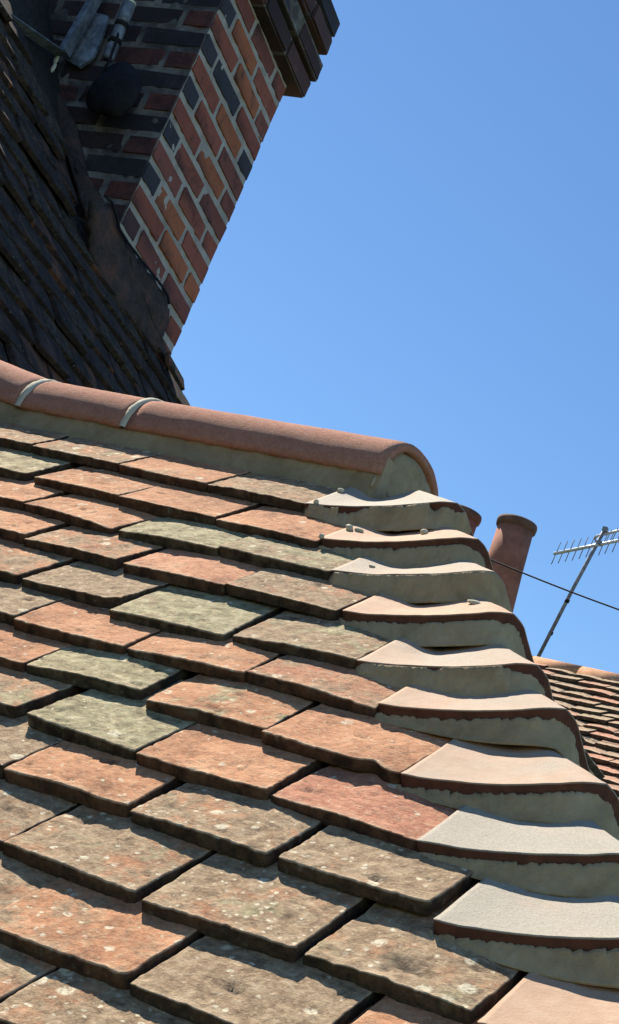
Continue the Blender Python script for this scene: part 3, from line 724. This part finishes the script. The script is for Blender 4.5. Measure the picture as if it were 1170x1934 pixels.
for r_ in range(-27, 19):
    q = r_ * GC - 0.02
    pend = (pe / qe * q + 0.01) if q < 0 else (-0.64 - 0.12 * q if q < 0.33 else -0.68 - 1.1 * (q - 0.33))
    if q < -0.12: pend = pe / qe * -0.12 + 0.05
    p = pend - 0.163 - (0.084 if r_ % 2 else 0)
    if r_ % 2:
        ps = [pend - 0.163]
    while p > -3.9:
        c = F1 + DC * (p + 0.08) + UC * (q + 0.04); X, Y, Zc = proj(c)
        inside = -60 < X < 460 and -60 < Y < 860
        if True:
            z = NC + 0.16 * UC; z = z / np.linalg.norm(z)
            x = -DC if False else DC
            # local x runs along the course so that z points out of the roof
            yv = np.cross(z, x)
            org = F1 + DC * p + UC * q
            if yv @ UC < 0:
                x = -DC; yv = np.cross(z, x); org = F1 + DC * (p + 0.163) + UC * q
            if not inside:
                fieldC.add(rng.choice(lowC), basis(org + UC * rng.uniform(-0.006, 0.006), x, yv, z)); p -= 0.168; continue
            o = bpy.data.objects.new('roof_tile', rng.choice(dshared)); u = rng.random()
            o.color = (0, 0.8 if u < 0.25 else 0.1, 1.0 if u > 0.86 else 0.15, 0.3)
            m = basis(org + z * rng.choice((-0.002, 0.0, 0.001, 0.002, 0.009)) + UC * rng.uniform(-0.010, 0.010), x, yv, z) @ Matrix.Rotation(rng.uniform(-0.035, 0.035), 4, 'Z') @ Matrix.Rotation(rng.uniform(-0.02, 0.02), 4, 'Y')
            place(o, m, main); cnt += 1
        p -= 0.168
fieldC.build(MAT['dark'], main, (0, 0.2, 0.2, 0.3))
def pc(p, q, h=0.0): return F1 + DC * p + UC * q + NC * h
V = [pc(pe / qe * -0.12, -0.12, -0.05), pc(pe / qe * -0.12, -2.6, -0.05), pc(-4.0, -2.6, -0.05), pc(-4.0, 1.7, -0.05), pc(-0.02, 1.7, -0.05), pc(-0.02, 0, -0.05)]
V += [v - OUTC * 0.12 for v in V]
F = [(0, 1, 2, 3, 4, 5), (11, 10, 9, 8, 7, 6)] + [(i, (i + 1) % 6, 6 + (i + 1) % 6, 6 + i) for i in range(6)]
world_mesh('roof_deck', V, F, MAT['deck'], main)
bb = pc(-2.0, -2.6); V, F = box((bb[0] - 1.7, bb[1], (GZ + bb[2]) / 2), (1.5, 1.9, (bb[2] - GZ) / 2 + 0.05)); world_mesh('wall', V, F, MAT['wall'], main)
# loose strip sticking out past the verge
a = on_plane(316, 676, F1 + NC * 0.02, NC); b = on_plane(345, 727, F1 + NC * 0.02 + DC * 0.03, NC)
ax = (Vector(b) - Vector(a)); l = ax.length; ax.normalize(); az = Vector(NC); ay = az.cross(ax)
V, F = box((Vector(a) + Vector(b)) / 2, (l / 2, 0.024, 0.006), (ax, ay, az)); world_mesh('loose_tile', V, F, MAT['dark'], main)

# cement fillet where the chimney meets that roof
def sheet(pts, N, thick, seed, amp=0.004):
    """solid slab with an outline of world points, bulged towards N"""
    pts = [np.array(p) for p in pts]; c = sum(pts) / len(pts); V, F = [], []; n = len(pts); RN = 8
    for s_ in (1, 0):
        for j in range(RN + 1):
            f = j / RN
            for p in pts:
                q = c + (p - c) * f; b = thick * s_ * (1 - 0.75 * f ** 6) + (amp * fbm(q[0] * 14 + seed, q[1] * 14, q[2] * 14) if s_ else -0.01); V.append(q + N * b)
    for s_ in (0, 1):
        o = s_ * (RN + 1) * n
        for j in range(RN):
            for i in range(n): F.append((o + j * n + i, o + j * n + (i + 1) % n, o + (j + 1) * n + (i + 1) % n, o + (j + 1) * n + i))
    o1 = RN * n; o2 = (2 * RN + 1) * n
    for i in range(n): F.append((o1 + i, o1 + (i + 1) % n, o2 + (i + 1) % n, o2 + i))
    return V, F
def dens(px, k=6):
    out = []
    for (a, b) in zip(px, px[1:] + px[:1]):
        for q in range(k): out.append((a[0] + (b[0] - a[0]) * q / k, a[1] + (b[1] - a[1]) * q / k))
    return out
pr = dens([(206, 392), (226, 436), (262, 486), (292, 524), (316, 556), (318, 600), (306, 640), (322, 684), (318, 694), (262, 628), (212, 566), (176, 486), (168, 420), (176, 380)])
V, F = sheet([on_plane(x + 6 * fbm(x * .06, y * .06, 1), y + 6 * fbm(y * .06, x * .06, 2), CA + CX * 0.002, CX) for x, y in pr], CX, 0.008, 2.0, 0.009); world_mesh('cement_fillet', V, F, MAT['fillet'], chim, True)
pl = dens([(206, 392), (168, 380), (160, 300), (146, 240), (120, 190), (84, 130), (40, 60), (20, 80), (60, 150), (100, 215), (126, 290), (146, 350), (170, 430), (184, 460)])
V, F = sheet([on_plane(x + 3 * fbm(x * .07, y * .07, 1), y + 3 * fbm(y * .07, x * .07, 2), CA - CY * 0.012, CY) for x, y in pl], -CY, 0.03, 7.0, 0.008); world_mesh('cement_fillet', V, F, MAT['fillet'], chim, True)

# ------------------------------------------------------------------ fittings on the chimney
def onl(x, y, off): return on_plane(x, y, CA - CY * off, -CY)
br = thing('aerial_bracket', 'grey galvanised V bracket fixed to the left face of the brick chimney', 'bracket', onl(118, 100, 0.02))
def strap(a, b, w, off, th=0.004, off2=None):
    A, B = Vector(onl(*a, off)), Vector(onl(*b, off if off2 is None else off2)); ax = (B - A); l = ax.length; ax.normalize(); az = Vector(-CY); ay = az.cross(ax).normalized()
    v1 = box((A + B) / 2, (l / 2, w / 2, th), (ax, ay, az)); v2 = box((A + B) / 2 + ay * (w / 2 - th) + az * 0.018, (l / 2, th, 0.016), (ax, ay, az))
    return join(v1, v2)
V, F = strap((-40, -6), (116, 102), 0.036, 0.62, 0.004, 0.06); world_mesh('arm', V, F, MAT['galv'], br)
V, F = strap((196, -30), (118, 104), 0.050, 0.050); world_mesh('arm', V, F, MAT['galv'], br)
pts = dens([(170, 20), (205, 30), (196, 60), (176, 108), (150, 126), (124, 112), (130, 84)], 3)
V, F = sheet([onl(x, y, 0.022) for x, y in pts], -CY, 0.005, 1.0, 0.0003); world_mesh('back_plate', V, F, MAT['galv'], br)
pole = thing('mast_stub', 'short grey taped pole end clamped to the chimney beside the bracket', 'pole', onl(205, 112, 0.06))
A, B = np.array(onl(245, 6, 0.09)), np.array(onl(204, 112, 0.06))
seg = [(0.0, 0.36, 0.021), (0.40, 0.66, 0.019), (0.70, 1.0, 0.0185)]
for q, (a, b, r) in enumerate(seg):
    V, F = tube([A + (B - A) * (a + (b - a) * t / 5) for t in range(6)], [r * 0.93, r, r, r, r, r * 0.9], 14); world_mesh('sleeve', V, F, MAT['galv'], pole, True)
for a in (0.38, 0.68):
    V, F = tube([A + (B - A) * (a - 0.035), A + (B - A) * (a + 0.035)], 0.0215, 14); world_mesh('clamp', V, F, MAT['black'], pole, True)
V, F = tube([A + (B - A) * -0.04, A + (B - A) * 0.0], [0.017, 0.0215], 14); world_mesh('end_cap', V, F, MAT['cream'], pole, True)
V, F = [], []
bun = [onl(*p, 0.06) for p in ((214, 122), (240, 130), (256, 158), (250, 196), (232, 214), (206, 214), (188, 200), (178, 170), (190, 138))]
c = sum(bun) / len(bun); rx = 0.085
vv, ff = lump((0, 0, 0), (0.088, 0.05, 0.112), 1.7); mm = basis(c, CX, CY, CZ)
V = [mm @ v for v in vv]; o = world_mesh('black_bundle', V, ff, MAT['black'], None, True)
tag(o, 'rounded black bundle hanging below the taped grey pole on the chimney', 'bundle')
m_ = o.modifiers.new('smooth', 'SUBSURF'); m_.levels = 1; m_.render_levels = 2
V, F = join(lump(onl(106, 113, 0.06), (0.009, 0.006, 0.016), 0.3), lump(onl(101, 127, 0.06), (0.008, 0.006, 0.020), 2.3)); o = world_mesh('sunlit_patch', V, F, MAT['cream'], None, True)  # cream lumps added in place of a bright patch of sunlight
tag(o, 'small cream lump standing for a sunlit patch below the tip of the grey bracket', 'sunlit patch')
pts = [(199, 370), (212, 382), (218, 402), (226, 432), (242, 458), (262, 484), (288, 516), (308, 542), (318, 560), (320, 578)]
sm = []
for i in range(len(pts) - 1):
    for q in range(4): sm.append((pts[i][0] + (pts[i + 1][0] - pts[i][0]) * q / 4, pts[i][1] + (pts[i + 1][1] - pts[i][1]) * q / 4))
V, F = tube([on_plane(x, y, CA + CX * 0.018, CX) for x, y in sm], 0.0042, 8); o = world_mesh('cable', V, F, MAT['black'], None, True)
tag(o, 'thin black cable clipped down the right face of the brick chimney', 'cable')
pts = [(228, 30), (222, 70), (206, 116), (176, 160), (150, 190)]
V, F = tube([onl(x, y, 0.085) for x, y in pts], 0.0045, 8); o = world_mesh('cable', V, F, MAT['black'], None, True)
tag(o, 'black cable looping from the taped pole down past the black bundle', 'cable')

# ------------------------------------------------------------------ neighbouring roof at the right edge
DN = 9.6
PN = CAM + ray(1110, 1262) * DN                                # a point on its ridge crest
nr = thing('neighbour_roof', 'distant reddish tiled roof with pale ridge tiles at the right edge', 'roof', (PN[0], PN[1], GZ))
XN = np.array([1.0, -0.06, 0]); XN /= np.linalg.norm(XN); pn = math.radians(36); YN = np.array([-XN[1], XN[0], 0])
SN = YN * math.cos(pn) + np.array([0, 0, math.sin(pn)]); NN = np.cross(XN, SN)
nsh = [tile_mesh(0.163, 0.2, 0.019, 500 + q, 12, 8, 1.5, 3, camber=0.006) for q in range(5)]
ncol = [(0.5, 0.0, 1.0, 0.05), (0.6, 0.0, 1.0, 0.05), (0.75, 0.0, 0.9, 0.05), (0.95, 0.05, 0.6, 0.1), (0.35, 0, 0.9, 0.05)]
RO = PN - np.array([0, 0, 0.09]) - YN * 0.10                   # foot of the ridge tiles on the slope
for r_ in range(0, 17):
    for i in range(-5, 9):
        org = RO + XN * (0.168 * i + (0.084 if r_ % 2 else 0)) - SN * (0.10 * r_ + 0.05) + NN * 0.03
        X, Y, _ = proj(org + XN * 0.08)
        if 1000 < X < 1260 and 1180 < Y < 1640:
            z = NN + 0.19 * SN; z /= np.linalg.norm(z)
            o = bpy.data.objects.new('roof_tile', rng.choice(nsh)); o.color = rng.choice(ncol)
            place(o, basis(org + z * rng.uniform(-.003, .005) + SN * rng.uniform(-.006, .006), XN, np.cross(z, XN), z) @ Matrix.Rotation(rng.uniform(-.03, .03), 4, 'Z') @ Matrix.Rotation(rng.uniform(-.03, .03), 4, 'Y'), nr)
for i in range(-2, 4):
    V, F = [], []; NA_ = 14; x0 = 0.30 * i; x1 = x0 + 0.294; dz = rng.uniform(-0.008, 0.008)
    for x in (x0, x1):
        for off in (0, 0.014):
            for a in range(NA_ + 1):
                t = math.pi * a / NA_
                V.append(RO + YN * (0.10 - (0.11 - off) * math.cos(t)) + np.array([0, 0, (0.09 - off) * math.sin(t) + dz]) + XN * x)
    n = NA_ + 1
    for a in range(NA_): F += [(a, a + 1, 2 * n + a + 1, 2 * n + a), (n + a, n + a + 1, 3 * n + a + 1, 3 * n + a), (a, a + 1, n + a + 1, n + a), (2 * n + a, 2 * n + a + 1, 3 * n + a + 1, 3 * n + a)]
    for a in (0, NA_): F.append((a, n + a, 3 * n + a, 2 * n + a))
    o = world_mesh('ridge_tile', V, F, MAT['tile'], nr, True); o.color = rng.choice(((0.15, 0.02, 0.0, 0.3), (0.4, 0.1, 0.0, 0.3), (0.05, 0, 0.1, 0.1)))
V = [RO + XN * a + YN * b + np.array([0, 0, c]) for a in (-0.8, 1.4) for b, c in ((0.01, 0.008), (0.01, -0.07), (0.19, -0.07), (0.19, 0.008))]
F = [(0, 1, 5, 4), (1, 2, 6, 5), (2, 3, 7, 6), (3, 0, 4, 7), (0, 1, 2, 3), (4, 5, 6, 7)]; world_mesh('ridge_mortar', V, F, MAT['fillet'], nr)
B0 = RO - NN * 0.03
V = [B0 + XN * -1.2 + YN * .1, B0 + XN * 3 + YN * .1, B0 + XN * 3 - SN * 2.4, B0 + XN * -1.2 - SN * 2.4]; V += [v + YN * 4.0 * (1 if i > 1 else 0) + np.array([0, 0, -0.05]) for i, v in enumerate(V)]
F = [(0, 1, 2, 3), (4, 5, 6, 7), (0, 1, 5, 4), (2, 3, 7, 6), (1, 2, 6, 5), (3, 0, 4, 7)]; world_mesh('roof_deck', V, F, MAT['deck'], nr)
wc = B0 + XN * 0.9 - SN * 2.4 + YN * 1.8; V, F = box((wc[0], wc[1], (wc[2] + GZ) / 2), (1.9, 1.5, (wc[2] - GZ) / 2)); world_mesh('wall', V, F, MAT['wall'], nr)

# ------------------------------------------------------------------ chimney pots beyond the hip
def lathe(prof, seg=36):
    V, F = [], []
    for r, z in prof:
        for k in range(seg):
            t = 2 * math.pi * k / seg; V.append(Vector((r * math.cos(t), r * math.sin(t), z)))
    for i in range(len(prof) - 1):
        for k in range(seg): F.append((i * seg + k, i * seg + (k + 1) % seg, (i + 1) * seg + (k + 1) % seg, (i + 1) * seg + k))
    return V, F
def pot(px, py, D, label, lean):
    c = CAM + ray(px, py) * D; H = 0.95
    base = Vector(c) - Vector((0, 0, H))
    t = thing('chimney_pot', label, 'chimney pot', base, 'clay chimney pots beyond the hip')
    Rm = Matrix.Translation(base) @ Matrix.Rotation(lean, 4, 'Y')
    V, F = lathe([(0.150, 0), (0.146, 0.3), (0.132, 0.60), (0.124, H - 0.06), (0.105, H - 0.06), (0.108, 0.5), (0.11, 0.0)])
    world_mesh('pot_body', [Rm @ v for v in V], F, MAT['pot'], t, True)
    V, F = lathe([(0.122, H - 0.062), (0.138, H - 0.050), (0.142, H - 0.02), (0.138, H), (0.108, H), (0.104, H - 0.10), (0.120, H - 0.10)])
    world_mesh('pot_rim', [Rm @ v for v in V], F, MAT['rim'], t, True)
    return base, Rm
b1, r1 = pot(991, 989, 11.8, 'red clay chimney pot standing clear between the bonnets and the aerial', math.radians(-3))
b2, r2 = pot(875, 967, 12.0, 'red clay chimney pot mostly hidden behind the upper bonnet tiles', math.radians(0))
st = thing('pot_stack', 'brick stack carrying the two clay chimney pots beyond the hip', 'chimney', ((b1 + b2) / 2 - Vector((0, 0, 1.2))))
mid = (b1 + b2) / 2; ax = (b1 - b2); ax.z = 0; ln = ax.length; ax.normalize(); ay = Vector((-ax.y, ax.x, 0))
V, F = box(mid - Vector((0, 0, 0.62)), (ln / 2 + 0.24, 0.24, 0.58), (ax, ay, Vector((0, 0, 1)))); world_mesh('stack_body', V, F, MAT['joint'], st)
V, F = box(mid - Vector((0, 0, 0.03)), (ln / 2 + 0.28, 0.28, 0.045), (ax, ay, Vector((0, 0, 1)))); world_mesh('stack_cap', V, F, MAT['mortar'], st)
V, F = box(Vector((mid.x, mid.y, (mid.z - 1.2 + GZ) / 2)), (ln / 2 + 0.23, 0.23, (mid.z - 1.2 - GZ) / 2), (ax, ay, Vector((0, 0, 1)))); world_mesh('stack_base', V, F, MAT['joint'], st)

# ------------------------------------------------------------------ television aerial
DA = 11.0
def pa(x, y, d=DA): return CAM + ray(x, y) * d
ae = thing('television_aerial', 'slim grey television aerial mast with comb of thin rods at right', 'aerial', pa(1000, 1280))
V, F = tube([pa(1000, 1275), pa(1082, 1114), pa(1143, 1000)], 0.0125, 10); world_mesh('mast', V, F, MAT['mast'], ae, True)
A, B = pa(1046, 1046), pa(1240, 1007)
V, F = tube([A, B], 0.0105, 8); world_mesh('boom', V, F, MAT['alu'], ae, True)
A2, B2 = pa(1124, 1014), pa(1240, 984)
V, F = tube([A2, B2], 0.0085, 8); world_mesh('upper_boom', V, F, MAT['alu'], ae, True)
for x, y in ((1051, 1044), (1064, 1042), (1077, 1039), (1090, 1037), (1103, 1034), (1116, 1031), (1140, 1027), (1152, 1024), (1166, 1021), (1180, 1018)):
    V, F = tube([pa(x + 9, y - 20), pa(x - 9, y + 22)], 0.0030, 6); world_mesh('rod', V, F, MAT['mast'], ae, True)
for x, y in ((1148, 1008), (1160, 1005)):
    V, F = tube([pa(x + 8, y - 8), pa(x - 3, y + 16)], 0.0028, 6); world_mesh('rod', V, F, MAT['mast'], ae, True)
V, F = tube([pa(1124, 1014), pa(1127, 1026), pa(1138, 1030)], 0.006, 6); world_mesh('bracket', V, F, MAT['mast'], ae, True)
for px in ((1144, 1000), (1133, 1026)):
    V, F = box(pa(*px), (0.015, 0.015, 0.014)); world_mesh('clamp', V, F, MAT['mast'], ae)
for px in ((1072, 1135), (1041, 1196)):
    a = np.array(pa(*px)); d = np.array(pa(1143, 1000)) - np.array(pa(1000, 1275)); d /= np.linalg.norm(d)
    V, F = tube([a - d * 0.012, a + d * 0.012], 0.0155, 10); world_mesh('band', V, F, MAT['black'], ae, True)

# ------------------------------------------------------------------ overhead cable
pts = []
for q in range(25):
    f = q / 24; x = 820 + (1500 - 820) * f; y = 1018 + (1262 - 1018) * f + 14 * math.sin(math.pi * f) - 6
    pts.append(CAM + ray(x, y) * (9.6 - 1.2 * f))
V, F = tube(pts, 0.0046, 8); o = world_mesh('overhead_cable', V, F, MAT['black'], None, True)
tag(o, 'black overhead wire sagging past the chimney pot and aerial mast', 'cable')
